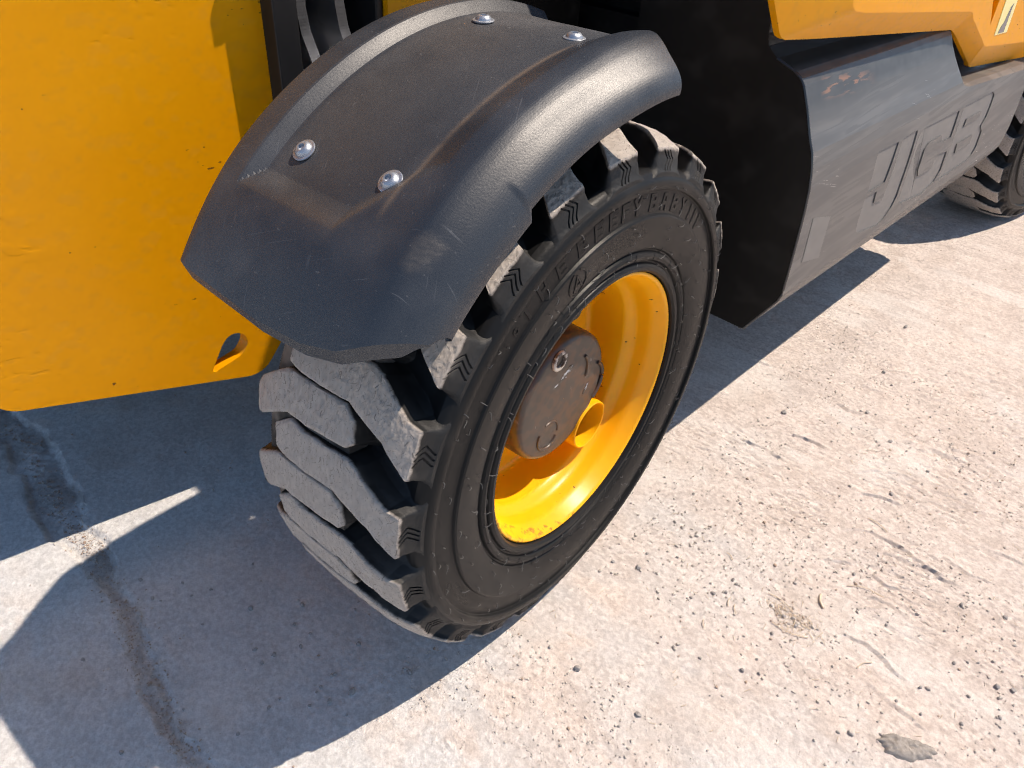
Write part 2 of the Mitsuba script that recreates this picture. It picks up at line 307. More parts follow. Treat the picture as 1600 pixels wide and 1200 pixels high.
def ground_h(x, y):
    z = 0 * x
    P = lambda sx, sy, k: np.stack([x * sx, y * sy, 0 * x + k], -1)
    h = .008 * (meshkit.fbm(P(3, 3, 1), 3) - .5) + .003 * (meshkit.fbm(P(16, 22, 2), 3, seed=3) - .5)
    patch = np.clip((meshkit.fbm(P(4, 4, 5), 3, seed=9) - .42) / .2, 0, 1) * np.clip((y + .05) / .3, 0, 1)
    str_ = meshkit.fbm(np.stack([x * 15 + y * 3, y * 84 - x * 13, 0 * x + 6], -1), 3, seed=5)
    h += patch * (-.0036 * np.clip(1 - np.abs(str_ - .5) / .10, 0, 1) ** 1.5 * (meshkit.noise(np.stack([x * 9, y * 12, 0 * x], -1), 13) > .42) + .0005)
    h += .0019 * (meshkit.fbm(P(85, 90, 3), 2, seed=11) - .5) * (.35 + .65 * patch)
    for k, r in enumerate(RIDGES):
        r = np.array(r); lo, hi = r.min(0) - .06, r.max(0) + .06
        m = (x > lo[0]) & (x < hi[0]) & (y > lo[1]) & (y < hi[1])
        if not m.any(): continue
        xs, ys = x[m], y[m]
        wob = .010 * (meshkit.fbm(np.stack([xs * 40, ys * 40, 0 * xs + k], -1), 2, seed=21) - .5)
        tt = (xs - r[0, 0]) / (r[-1, 0] - r[0, 0] + 1e-6)
        yr = np.interp(xs, r[:, 0], r[:, 1]) if np.all(np.diff(r[:, 0]) > 0) else np.interp(xs, r[1:, 0], r[1:, 1])
        s = ys - yr - wob
        fade = np.clip(np.minimum(tt, 1 - tt) / .18 + .0, 0, 1) * (.6 + .8 * meshkit.noise(np.stack([xs * 30, 0 * xs, 0 * xs + k], -1), 4))
        h[m] += fade * .0036 * (np.clip(1 - np.abs(s - .003) / .014, 0, 1) * (s > 0) - .35 * np.clip(1 + s / .0045, 0, 1) * (s <= 0))
    d = seg_dist(x, y, CRACK, np) + .035 * (meshkit.fbm(P(22, 22, 7), 3, seed=2) - .5)
    w = .008 + .024 * np.clip((-.38 - x) / .24, 0, 1)
    h -= .007 * np.clip((w + .006 - d) / .010, 0, 1) - .006 * np.clip((w - d) / w, 0, 1) * meshkit.fbm(P(90, 90, 8), 2, seed=31)
    return h
def axis(lo, hi, s0, far, mid=None):
    core = np.arange(lo, hi, s0) if mid is None else np.concatenate([np.arange(lo, mid, s0), mid + np.cumsum(s0 * 1.006 ** np.arange(1, 400))])
    if mid is not None: core = core[core < hi]
    a = core[0] - np.cumsum(.02 * 1.35 ** np.arange(30)); b = core[-1] + np.cumsum(.02 * 1.35 ** np.arange(30))
    return np.concatenate([a[::-1], core, b])
gx, gy = axis(-1.12, 1.02, .0038, 200), axis(-.86, 3.0, .0030, 200, .70)
GX, GY = np.meshgrid(gx, gy, indexing='ij')
GH = ground_h(GX, GY); GH *= np.clip(1 - (np.hypot(GX, GY - 1) - 3) / 3, 0, 1)
# the slab is pressed flat where the tyres stand
for yc in (0., Y2): GH *= 1 - .85 * np.exp(-((GX / .16) ** 4 + ((GY - yc) / .10) ** 4))
k = add('ground', grid(np.stack([GX, GY, GH - .001], -1)), 'mat_ground', smooth=True)
tag(k, 'dusty pale concrete yard with dried mud ridges and a dirt filled crack', None, None, 'structure')
def gz(x, y):
    return float(ground_h(np.array([x]), np.array([y]))[0]) - .001

# ------------------------------------------------------------------ wheel: tyre, lugs, rim (local frame: X outward along the axle, Y forward, Z up)
PITCH = 360 / 22
SIDE = np.array([(.112, .2215), (.124, .2222), (.1335, .2232), (.1375, .2262), (.1382, .2310), (.1360, .2350), (.1325, .2372), (.1330, .2395), (.1370, .2420), (.1388, .2470), (.1370, .2515), (.1330, .2538), (.1335, .2560), (.1362, .2578), (.1366, .2592), (.1372, .2604),
                 (.1390, .268), (.1412, .278), (.1422, .288), (.1428, .298), (.1430, .3035), (.1418, .3062), (.1386, .3078), (.1378, .312), (.1376, .322), (.1368, .331), (.1360, .3378), (.1366, .3388), (.1408, .3395), (.1424, .3412), (.1428, .3455), (.1424, .3495), (.1410, .3530), (.1386, .3558), (.1362, .3574),
                 (.1345, .3598), (.1305, .3622), (.1245, .3642), (.1190, .3632), (.112, .3608), (.100, .3600), (.060, .3620), (.0, .363)])
TYRE = np.vstack([SIDE, (SIDE * [-1, 1])[::-1][1:]])
def side_a(rho): return np.interp(rho, SIDE[:34, 1], SIDE[:34, 0])
def rho_top(a): return .4065 - .0055 * (a / .12) ** 2 - .010 * np.clip((np.abs(a) - .07) / .06, 0, 1) ** 2
def rho_base(a): return .3570 - .0030 * np.clip((np.abs(a) - .085) / .045, 0, 1) ** 1.3
LUG_LONG = [(-.076, -4.7), (-.049, -7.3), (-.024, -6.7), (.010, -6.9), (.050, -7.2), (.066, -6.4), (.112, -1.7), (.1295, -1.0), (.1295, 8.5), (.091, 3.6), (.035, .45), (-.012, .8), (-.052, .7), (-.072, 0)]
LUG_SHORT = [(-.134, -8.2), (-.126, -10.1), (-.074, -15.1), (-.064, -15.35), (-.025, -15.3), (.031, -15.6), (.049, -13.7), (.056, -9.9), (.046, -8.5), (-.020, -7.8), (-.056, -7.8), (-.081, -6.0), (-.111, -3.4), (-.127, -3.2)]
HL = .040
def lug_mesh(poly_deg, seed, chevrons):
    P = rnd(Polygon([(a, t * RAD * .404) for a, t in poly_deg]), .0022, 3)
    m = man(P, HL, 9)
    if chevrons:
        cut = []
        for k in range(3):
            y0 = .0110 + .0080 * k
            # apex towards smaller angle; arms to the tread and to the rim
            v = LineString([(y0 + .0120, HL * .92), (y0, HL * .62), (y0 + .0115, HL * .24)]).buffer(.00135, cap_style=2, join_style=2)
            q = man(v, .02).transform(np.array([[0, 0, 1, .1268], [1, 0, 0, 0], [0, 1, 0, 0]], float)); cut.append(q)
        m = m - m3.Manifold.batch_boolean(cut, m3.OpType.Add)
    m = m.refine_to_length(.0075)
    mesh = to_tm(m); V = np.array(mesh.vertices)
    ring = P.exterior; L = np.arange(0, ring.length, .0008); pts = np.array([ring.interpolate(l).coords[0] for l in L])
    tan = np.roll(pts, -4, 0) - np.roll(pts, 4, 0); nor = np.stack([tan[:, 1], -tan[:, 0]], -1); nor /= np.linalg.norm(nor, axis=1, keepdims=True)
    if not ring.is_ccw: nor = -nor
    dist, idx = cKDTree(pts).query(V[:, :2])
    t = 1 - V[:, 2] / HL
    d = np.interp(t, [0, .10, .30, .7, .88, 1.0], [-.0013, .0001, .0006, .0030, .0068, .0150]) * np.where(t > .3, 1 + .9 * np.clip((V[:, 0] - .075) / .045, 0, 1), 1)
    nz = meshkit.fbm(np.stack([V[:, 0] * 110, V[:, 1] * 110, V[:, 2] * 40 + seed * 9], -1), 2, seed=seed) - .5
    d = d + .0018 * nz * (t < .25)
    fall = np.clip(1 - (dist - .0034) / .006, 0, 1)
    a = V[:, 0] + nor[idx, 0] * d * fall; s = V[:, 1] + nor[idx, 1] * d * fall
    a = np.clip(a, -.1375, .1385)
    rough = (meshkit.fbm(np.stack([V[:, 0] * 150, V[:, 1] * 150, 0 * t + seed], -1), 3, seed=seed + 5) - .5) * .0022 * (t < .05)
    rb = rho_base(a); rt = rho_top(V[:, 0])
    rho = rt + (rb - rt) * t + rough
    th = s / .404
    W = np.stack([a, rho * np.cos(th), rho * np.sin(th)], -1)
    return trimesh.Trimesh(W, mesh.faces, process=False), t
lug_parts = {}
for nm, poly in (('long', LUG_LONG), ('short', LUG_SHORT)):
    for v in range(3):
        mesh, t = lug_mesh(poly, v + (0 if nm == 'long' else 3), nm == 'long')
        mesh = trimesh.Trimesh(mesh.vertices, mesh.faces, vertex_attributes={'t': t}, process=False)
        # depth below the tread face rides along as u
        sm = split(trimesh.Trimesh(mesh.vertices, mesh.faces, process=False), 32)
        tr = cKDTree(mesh.vertices); _, ix = tr.query(np.array(sm.vertices)); lug_parts[nm, v] = (sm, t[ix])

def letters():
    s = .0031   # stroke half width in units where a letter is 1 high
    G = {'T': [[(0, 1), (.8, 1)], [(.4, 1), (.4, 0)]], 'H': [[(0, 0), (0, 1)], [(.7, 0), (.7, 1)], [(0, .5), (.7, .5)]], 'E': [[(.7, 1), (0, 1), (0, 0), (.7, 0)], [(0, .5), (.6, .5)]],
         'B': [[(0, 0), (0, 1), (.6, 1), (.7, .88), (.7, .62), (.6, .52), (0, .52)], [(.6, .5), (.72, .38), (.72, .12), (.6, 0), (0, 0)]], 'F': [[(.7, 1), (0, 1), (0, 0)], [(0, .5), (.6, .5)]],
         'Y': [[(0, 1), (.38, .48), (.76, 1)], [(.38, .5), (.38, 0)]], 'A': [[(0, 0), (.15, 1), (.55, 1), (.7, 0)], [(.08, .42), (.62, .42)]], 'I': [[(.1, 0), (.1, 1)]]}
    out = []
    for ch, th in [('T', 126.2), ('H', 120.2), ('E', 113.9), ('B', 106.8), ('E', 100.8), ('E', 95.4), ('F', 90.6), ('Y', 85.9), ('B', 78.6), ('A', 72.8), ('B', 67.0), ('Y', 61.4), ('I', 55.4), ('I', 51.8), ('I', 48.2)]:
        body = unary_union([LineString(l).buffer(.125, cap_style=3, join_style=2) for l in G[ch]])
        line = body
        out.append((line, th, .0185, .3135))
    return out
def on_side(poly, th_deg, h, rho0, thick=.0016, lift=0.0):
    """a flat drawing (x along the rim clockwise, y outward) laid on the sidewall"""
    poly = poly.segmentize(.25) if hasattr(poly, 'segmentize') else poly
    m = prism(poly, 1.0); V = np.array(m.vertices)
    rho = rho0 + V[:, 1] * h; th = th_deg * RAD - (V[:, 0] - .35) * h / .325
    a = side_a(rho) + lift + (V[:, 2] * thick - .0006)
    return trimesh.Trimesh(np.stack([a, rho * np.cos(th), rho * np.sin(th)], -1), m.faces, process=False)
side_text = [on_side(*l) for l in letters()]
# ring mark ahead of the words, round maker's emblem with an A, small moulded print
side_text.append(on_side(LineString([(.35 + .32 * math.cos(q), .4 + .32 * math.sin(q)) for q in np.linspace(0, 2 * np.pi, 20)]).buffer(.07), 130.4, .012, .3165))
arc = lambda a0, a1, r: LineString([(.35 + r * math.cos(q * RAD), .5 + r * math.sin(q * RAD)) for q in np.linspace(a0, a1, 16)])
emb = unary_union([arc(110, 255, .55).buffer(.035), arc(-75, 70, .55).buffer(.035), LineString([(.08, .22), (.35, .86), (.62, .22)]).buffer(.04), LineString([(.2, .42), (.5, .42)]).buffer(.035)])
side_text.append(on_side(emb, 110.5, .036, .2635))
r_ = random.Random(3)
def print_line(th0, th1, rho, h):
    out, th = [], th0
    while th > th1:
        w = r_.uniform(.35, .8); g = []
        for k in range(r_.randint(2, 3)):
            p0 = (r_.choice([0, w]), r_.choice([0, .5, 1])); p1 = (r_.choice([0, w / 2, w]), r_.choice([0, .5, 1]))
            if p0 != p1: g.append(LineString([p0, p1]).buffer(.10, cap_style=3))
        if g: out.append(on_side(unary_union(g), th, h, rho, .0007))
        th -= (w + .35) * h / .29 / RAD * (1 if r_.random() > .14 else 2.1)
    return out
for th0, th1, rho, h in [(99, 90, .2925, .0052), (91, 82, .2945, .0060), (106, 80, .2865, .0036), (107, 79, .2810, .0036), (108, 80, .2755, .0036), (107, 83, .2700, .0036)]: side_text += print_line(th0, th1, rho, h)
for th0, th1, rho, h in [(-147, -163, .3235, .0050), (-150, -160, .3150, .0046)]: side_text += print_line(th0, th1, rho, h)
side_text = trimesh.util.concatenate(side_text)

def hair(a, rho, th, L, bend):
    p0 = np.array([a, rho * np.cos(th), rho * np.sin(th)]); er = np.array([0, np.cos(th), np.sin(th)]); et = np.array([0, -np.sin(th), np.cos(th)])
    d = np.cos(bend) * et + np.sin(bend) * er; ex = np.array([1., 0, 0])
    q = [p0 - .001 * ex, p0 + .0022 * ex, p0 + .0036 * ex + .25 * L * d, p0 + .0040 * ex + .6 * L * d, p0 + (.0032 + .002 * random.random()) * ex + L * d]
    return tube(q, [.0007, .00065, .0006, .0005, .0003], 4)
hr = random.Random(11); hs = []
for rho, n, L in [(.2465, 34, .008), (.238, 22, .008), (.2605, 26, .006), (.272, 18, .005), (.286, 26, .005), (.298, 22, .006), (.319, 30, .008), (.3455, 44, .004), (.331, 14, .006)]:
    for k in range(n):
        th = (k + hr.uniform(-.35, .35)) / n * 2 * np.pi
        hs.append(hair(side_a(rho) , rho + hr.uniform(-.002, .002), th, L * hr.uniform(.8, 1.6), hr.choice([-1.2, 1.4, .4, -.5, 2.6]) + hr.uniform(-.4, .4)))
hair_mesh = trimesh.util.concatenate(hs)
# fine mould flash on the bead: short radial ticks and a raised line
flash = [revolve([(.1340, .2585), (.1358, .2590), (.1358, .2597), (.1340, .2602)], 120)]
for k in range(36):
    th = (k + hr.uniform(-.3, .3)) / 36 * 2 * np.pi; rr = np.linspace(.2425, .2515, 4) if k % 3 else np.linspace(.2415, .262, 6)
    flash.append(tube([[side_a(q) + .0003, q * np.cos(th), q * np.sin(th)] for q in rr], .0005, 4))
flash = trimesh.util.concatenate(flash)

RIM = [(.100, .2195), (.118, .2208), (.1265, .2218), (.1295, .2210), (.1303, .2190), (.1292, .2165), (.126, .2145), (.119, .2120), (.112, .2088), (.106, .2060), (.098, .2050), (.086, .2045), (.079, .2030), (.073, .1985), (.067, .1935), (.060, .1910), (.030, .1900), (.006, .1895), (-.002, .1860), (-.006, .178), (-.008, .150), (-.004, .125), (-.004, .05)]
HUB = [(-.01, .1095), (.066, .1085), (.0745, .1072), (.0795, .1035), (.0815, .098), (.0820, .05), (.0820, .0005)]
def tie(pts, drop):
    P = Polygon([(a, t * RAD * .404) for a, t in pts]); m = man(P, .030, 2).refine_to_length(.006); mesh = to_tm(m); V = np.array(mesh.vertices)
    t = 1 - V[:, 2] / .030; rho = rho_top(V[:, 0]) - drop - t * .030; th = V[:, 1] / .404
    return trimesh.Trimesh(np.stack([V[:, 0], rho * np.cos(th), rho * np.sin(th)], -1), mesh.faces, process=False)
TIES = [tie([(-.066, -16.9), (.036, -17.2), (.036, -14.2), (-.066, -14.0)], .0085), tie([(-.054, -9.4), (.044, -10.0), (.047, -6.2), (-.050, -6.2)], .0085)]
TIES.append(tie([(-.106, -7.2), (-.060, -8.0), (-.060, 2.2), (-.106, 6.4)], .0125))
_tm = []
for k_ in range(22):
    M = trimesh.transformations.rotation_matrix((170 + k_ * PITCH) * RAD, [1, 0, 0])
    for q_ in TIES:
        q2 = q_.copy(); q2.apply_transform(M); _tm.append(q2)
tie_mesh = trimesh.util.concatenate(_tm)
def wheel(tkey, rkey, W, full, seed):
    add(tkey, revolve(TYRE, 264), 'mat_rubber', 24, W)
    k = add(f'{tkey}__tread_base', tie_mesh, 'mat_tread_base', 30, W); tag(k, 'dusty shallow rubber joining the lugs', kind='stuff')
    rr = random.Random(seed)
    for k in range(22):
        for nm in ('long', 'short'):
            m, t = lug_parts[nm, rr.randint(0, 2)]
            d = lug_ply(nm, m, t, rr.randint(0, 2))
            base = f'{tkey}__tread_lug'; n = sum(1 for q in scene if q.startswith(base)); key = base if n == 0 else f'{base}_{n:03d}'
            scene[key] = {**d, 'to_world': W @ T().rotate([1, 0, 0], 170 + k * PITCH)}
    if full:
        add(f'{tkey}__raised_lettering', side_text, 'mat_rubber', 20, W)
        k = add(f'{tkey}__rubber_hairs', hair_mesh, 'mat_whisker', 60, W); tag(k, 'thin moulding whiskers standing off the tyre sidewall', kind='stuff')
        add(f'{tkey}__bead_ridges', flash, 'mat_rubber', 40, W)
    add(rkey, revolve(RIM, 200), 'mat_rim', 40, W)
_lp = {}
def lug_ply(nm, m, t, v):
    if (nm, id(m)) not in _lp:
        _lp[nm, id(m)] = mikit.ply(m, 'mat_lug', smooth=True, uv=np.stack([t, np.full(len(t), float(v))], -1))
    return _lp[nm, id(m)]
W1 = T().translate([0, 0, .404]).rotate([0, 0, 1], 4.55)
W2 = T().translate([.078, Y2, .404]).rotate([0, 0, 1], PSI2)
tag('telehandler', 'yellow and black telehandler seen close at its big lugged wheel under a black mudguard', 'construction vehicle')
TH = 'telehandler'
wheel(TH + '__tyre', TH + '__wheel_rim', W1, True, 1)
tag(TH + '__tyre', 'tyre with dusty lugs and raised words on the sidewall')
tag(TH + '__wheel_rim', 'orange yellow steel rim, deep dished')
wheel(TH + '__tyre_001', TH + '__wheel_rim_001', W2, False, 2)
tag(TH + '__tyre_001', 'far tyre half hidden behind the black side pod')
tag(TH + '__wheel_rim_001', 'rim of the far wheel')
add(TH + '__wheel_rim_001__hub_cap', revolve(HUB, 60), 'mat_hub', 40, W2)
R = TH + '__wheel_rim'
hub = revolve(HUB, 120)
add(R + '__hub_cap', hub, 'mat_hub', 40, W1); tag(R + '__hub_cap', 'round brown hub cover, scratched')
def cyl(a, rho, th, C=(0, 0)): return np.array([a, rho * math.cos(th * RAD), rho * math.sin(th * RAD)])
def ring_x(c, prof, n=32):
    m = revolve(prof, n); m.apply_translation([c[0], c[1], c[2]]); return m
# filler plug in the hub, crescents cast in its face, worn flakes of paint
add(R + '__filler_plug', ring_x(cyl(.0815, .088, 107), [(0, .0165), (.003, .0165), (.0042, .0150), (.0042, .0110), (-.003, .0105), (-.012, .0100), (-.004, .0005)], 36), 'mat_plug', 30, W1)
tag(R + '__filler_plug', 'pale ringed plug near the top of the brown hub')
cres = []
for (rc, tc, r0, a0, a1, w) in [(.062, -122, .025, 150, 330, .0026), (.062, -122, .025, 350, 470, .0020), (.066, -8, .040, -60, 60, .0036), (.034, 62, .040, -20, 45, .0032)]:
    c = cyl(.0818, rc, tc); q = np.linspace(a0, a1, 18) * RAD
    add(R + '__cast_mark', tube(np.stack([np.full(18, c[0]), c[1] + r0 * np.cos(q), c[2] + r0 * np.sin(q)], -1), w, 6), 'mat_hub', 60, W1)
fr = random.Random(5); fl = []
def flake(y, z, L, wd, ang):
    n = 22; pts = []
    for k in range(n):
        q = 2 * np.pi * k / n; r = 1 + fr.uniform(-.35, .35); u, v = L * r * np.cos(q), wd * r * np.sin(q)
        pts.append((y + u * np.cos(ang) - v * np.sin(ang), z + u * np.sin(ang) + v * np.cos(ang)))
    return to_tm(yz_prism(Polygon(pts).buffer(0), .0812, .0826))
for args in [(.000, .050, .013, .0050, .5), (-.016, .040, .013, .0016, .15), (.060, -.012, .011, .0030, 1.0)]: fl.append(flake(*args))
for q_ in fl: add(R + '__worn_scuff', q_, 'mat_scuff', False, W1)
tag(R + '__worn_scuff', 'pale scuffed paint below the hub plug')
# cup shaped pocket welded beside the hub, its bolt inside; studs in the dish
c = cyl(0, .136, -50)
cup = revolve([(-.006, .0440), (.081, .0440), (.0845, .0434), (.0855, .0418), (.0845, .0404), (.080, .0400), (-.004, .0400)], 48)
cup.apply_translation([0, c[1], c[2]]); add(R + '__pocket', cup, 'mat_rim', 40, W1); tag(R + '__pocket', 'round yellow pocket beside the brown hub')
st = [ring_x(cyl(.050, .146, -46), [(-.04, .011), (.006, .011), (.008, .009), (.008, .004), (.0105, .0035), (.0105, .0005)], 6)]
add(R + '__pocket_bolt', st[0], 'mat_dark_steel', 20, W1)
for (rho, th) in [(.130, 68), (.142, 158)]:
    add(R + '__wheel_stud', ring_x(cyl(.028, rho, th), [(-.035, .016), (.0, .016), (.001, .0125), (.026, .0125), (.0275, .0110), (.0275, .0075), (.015, .0070), (.015, .0005)], 24), 'mat_dark_steel', 30, W1)

# ------------------------------------------------------------------ mudguard over the wheel
FS = np.array([(-.1800, .470), (-.1815, .480), (-.1825, .490), (-.1805, .5030), (-.1740, .5100), (-.160, .5125), (-.130, .5125), (-.09, .5118), (0, .5095), (.06, .5075), (.090, .5070), (.106, .5058), (.117, .5018), (.134, .4895), (.1485, .4775), (.1528, .4710), (.1545, .4640), (.1540, .4580)])
sl = np.concatenate([[0], np.cumsum(np.hypot(*np.diff(FS, axis=0).T))]); fa, fr_ = PchipInterpolator(sl, FS[:, 0]), PchipInterpolator(sl, FS[:, 1])
def ln_(a, b, x):
    """a straight ramp with slightly eased ends"""
    t = np.clip((x - a) / (b - a), 0, 1); return .75 * t + .25 * t * t * (3 - 2 * t)
sm_ = lambda a, b, x: (lambda t: t * t * (3 - 2 * t))(np.clip((x - a) / (b - a), 0, 1))
def th_rear(a): return np.interp(a, [-.23, -.16, -.03, .038, .085, .105, .150, .156], [144.0, 145.3, 146.3, 145.9, 144.6, 143.2, 139.5, 137.0])
def fender_point(s, u, lip=0.0):
    a0, r0 = fa(s), fr_(s)
    thf = 71.0 + 9.0 * sm_(-.13, .0, a0) + 7.2 * sm_(.05, .15, a0)
    th = thf + (th_rear(a0) - thf) * u
    # recessed pad with the four bolts: steep inner bank, sharp outer crease, sloped rear bank
    ain = ln_(-.1385, -.1235, a0); aout = 1 - ln_(.0535, .084, a0)
    rear = np.where(a0 < .012, 133.3, 133.3 - (a0 - .012) / .038 * 6.5)
    rec = np.minimum(ain, np.minimum(aout, 1 - ln_(rear - 3.4, rear, th)))
    r = r0 - (.0125 - .0050 * sm_(-.10, .05, a0)) * rec
    # gentle sag of the rear flap, flare of the front outer corner, deeper skirt behind the notch
    r = r - .006 * sm_(128, 148, th) * sm_(.16, -.1, a0) + .010 * sm_(104, 88, th) * sm_(.03, .11, a0)
    k = sm_(sl[-5], sl[-1], s)
    r = r - .011 * k * sm_(118.8, 119.8, th) - .004 * k * sm_(140, 120, th)
    kin = 1 - sm_(0, sl[3], s); r = r + .020 * kin * sm_(112, 126, th)
    a = a0 - .055 * kin * (1 - sm_(108, 130, th)) + .012 * sm_(106, 88, th) * sm_(.09, .15, a0) + .002 * k * sm_(118.8, 119.8, th)
    return a, th, r - lip, rec
nU, nS = 230, 150
su = np.linspace(0, sl[-1], nS); uu = np.concatenate([np.linspace(0, 1, nU)])
Sg, Ug = np.meshgrid(su, uu, indexing='ij')
A_, TH_, R_, REC = fender_point(Sg, Ug)
# rear lip turned down over the last rows
lipn = 6; lip_l = np.array([.0012, .0030, .009, .016, .022, .0275]); lip_k = (.04 + .96 * sm_(.1535, .130, fa(np.linspace(0, sl[-1], nS))))[:, None]; lip_d, lip_t = .56 * lip_l * lip_k, .83 * lip_l / .5 / RAD * lip_k
def cat(M, add_): return np.concatenate([M, np.repeat(M[:, -1:], lipn, 1) + add_], 1)
A_, TH_, R_, REC = cat(A_, 0 * lip_d), cat(TH_, lip_t * .5), cat(R_, -lip_d), cat(REC, 0 * lip_d)
OUT = np.stack([A_, R_ * np.cos(TH_ * RAD), R_ * np.sin(TH_ * RAD)], -1)
OUT[..., 2] += 0
d1, d2 = np.gradient(OUT, axis=0), np.gradient(OUT, axis=1); N_ = np.cross(d1, d2); N_ /= np.linalg.norm(N_, axis=-1, keepdims=True) + 1e-12
if (N_[nS // 2, nU // 2] * OUT[nS // 2, nU // 2])[1:].sum() < 0: N_ = -N_
IN = OUT - .0065 * N_
go, gi = grid(OUT), grid(IN); nO = len(go.vertices); m_ = OUT.shape[1]
loop = [i * m_ for i in range(nS)] + [(nS - 1) * m_ + j for j in range(1, m_)] + [i * m_ + m_ - 1 for i in range(nS - 2, -1, -1)] + [j for j in range(m_ - 2, 0, -1)]
rimf = []
for p, q in zip(loop, loop[1:] + loop[:1]): rimf += [[p, q, q + nO], [p, q + nO, p + nO]]
shell = trimesh.Trimesh(np.vstack([go.vertices, gi.vertices]), np.vstack([go.faces, gi.faces[:, ::-1], rimf]), process=False)
uvF = np.stack([np.concatenate([TH_.ravel(), TH_.ravel()]) / 100, np.concatenate([A_.ravel(), A_.ravel()])], -1)
sp = split(shell, 33); _, ix = cKDTree(shell.vertices).query(np.array(sp.vertices))
d = mikit.ply(sp, 'mat_fender', smooth=True, uv=uvF[ix]); d['to_world'] = W1; scene[TH + '__mudguard'] = d
tag(TH + '__mudguard', 'curved black plastic mudguard with a recessed dusty top and four bolts')
bolt_prof = [(-.006, .006), (.0002, .0148), (.0016, .0150), (.0022, .0142), (.0024, .0112), (.0040, .0107), (.0060, .0093), (.0074, .0074), (.0080, .0054), (.0078, .0046), (.0045, .0044), (.0060, .0003)]
for a, th in [(-.093, 126.0), (.034, 125.4), (-.089, 92.2), (.034, 90.2)]:
    b = revolve(np.array(bolt_prof) * .9, 36)
    # the socket is six sided
    er = np.array([0, np.cos(th * RAD), np.sin(th * RAD)]); et = np.array([0, -np.sin(th * RAD), np.cos(th * RAD)]); M = np.eye(4)
    M[:3, 0], M[:3, 1], M[:3, 2] = er, np.array([1., 0, 0]), np.cross(er, [1., 0, 0]); M[:3, 3] = np.array([a, 0, 0]) + er * .5003
    b.apply_transform(M); add(TH + '__mudguard__bolt', b, 'mat_zinc', 35, W1)
# steel bracket that carries the mudguard
add(TH + '__mudguard__bracket', trimesh.util.concatenate([tube([[-.15, .03, .45], [.02, .02, .472]], .012, 8)]), 'mat_black', 40, W1)

# ------------------------------------------------------------------ yellow chassis plate behind the mudguard
TAN = .10
def plate(poly, t, x0=-.45, y0=-.16):
    m = yz_prism(poly, -t, 0.0)
    def w(v):
        v = np.array(v); v[:, 0] += x0 + TAN * (v[:, 1] - y0); return v
    return m.warp_batch(w)
pl = rnd(Polygon([(-.630, .45), (-.600, .352), (-.205, .2555), (-.156, .320), (-.118, .50), (-.112, 1.5), (-.66, 1.5)]), .045, 10)
hole = rnd(unary_union([LineString([(-.250, .330), (-.244, .338)]).buffer(.0215, quad_segs=10), Polygon([(-.296, .293), (-.268, .343), (-.238, .312)])]).convex_hull, .004, 4)
pm = plate(pl.difference(hole), .026)
add(TH + '__chassis_plate', pm, 'mat_yellow', 25); tag(TH + '__chassis_plate', 'flat yellow steel side plate with a drop shaped hole low down')
add(TH + '__chassis_plate', plate(rnd(Polygon([(.092, .55), (.29, .55), (.29, 1.5), (.092, 1.5)]), .01), .026), 'mat_yellow', 25)
tag(TH + '__chassis_plate_001', 'shaded yellow plate beyond the black frame')
# black upright frame with two curved steel bars in its slot
pst = box((-.50, -.118, .28), (-.4140, -.078, 1.6), .003); add(TH + '__frame_post', pst, 'mat_post', 25)
add(TH + '__frame_post', box((-.56, .076, .30), (-.435, .0905, 1.6), .003), 'mat_post', 25)
tag(TH + '__frame_post', 'black steel upright beside the yellow plate')
add(TH + '__frame_post__unseen_lug', box((-.43, -.129, .945), (-.412, -.112, .985), .004), 'mat_post', 30)  # out of view, placed to cast the bump in the post shadow
for y0 in (-.047, .022):
    path = np.array([(y0, 1.6), (y0, .90), (y0 - .002, .860), (y0 + .003, .825), (y0 + .016, .785), (y0 + .040, .735), (y0 + .060, .66)])
    q = LineString(path).buffer(.0085, cap_style=2, join_style=1); add(TH + '__curved_bar', yz_prism(q, -.60, -.452), 'mat_bar_lit_ends', 25)
# dark inner structure
inner = [box((-.80, -.7, .42), (-.62, 2.3, 1.5)), box((-1.6, -.75, .42), (-.80, 3.2, 1.0)), box((-.50, .30, .34), (-.46, .62, 1.5)), box((-.62, .66, .34), (-.32, 2.4, .80)), box((-.62, .70, .80), (-.28, .74, 1.5)), box((-.62, 2.2, .55), (-.46, 3.2, 1.2))]
add(TH + '__chassis_frame', trimesh.util.concatenate(inner), 'mat_black', False); tag(TH + '__chassis_frame', 'black inner frame in deep shade')
ax = trimesh.creation.cylinder(.085, .75, sections=32); ax.apply_transform(trimesh.transformations.rotation_matrix(np.pi / 2, [0, 1, 0])); ax.apply_translation([-.45, 0, .404])
ax2 = ax.copy(); ax2.apply_translation([0, Y2, 0]); add(TH + '__axle', ax, 'mat_black', 40); add(TH + '__axle', ax2, 'mat_black', 40)

# ------------------------------------------------------------------ black side pod with sunken letters
PROF = [(-.30, .277), (.070, .277), (.082, .279), (.133, .369), (.1372, .384), (.1372, .395), (.1355, .450), (.1330, .510), (.1300, .560), (.1260, .600), (.1200, .632), (.1110, .662), (.0970, .690), (.0790, .732), (.0620, .766), (.0540, .776), (.0400, .785), (.0010, .799), (-.0200, .815), (-.0260, .835), (-.0280, .90), (-.30, .90)]
pod = man(rnd(Polygon(PROF), .002, 2), 1.46).transform(np.array([[1, 0, 0, 0], [0, 0, 1, .61], [0, 1, 0, 0]], float))
front = yz_prism([(1.985, .2), (2.4, .2), (2.4, 1.0), (2.16, 1.0), (2.108, .53), (2.069, .434), (2.05, .392), (2.02, .372)], -.2, .3)
STEP = [(1.355, 1.02), (1.362, .745), (1.372, .725), (1.425, .662), (1.440, .655), (1.48, .648), (1.98, .622), (2.4, .612), (2.4, 1.02)]
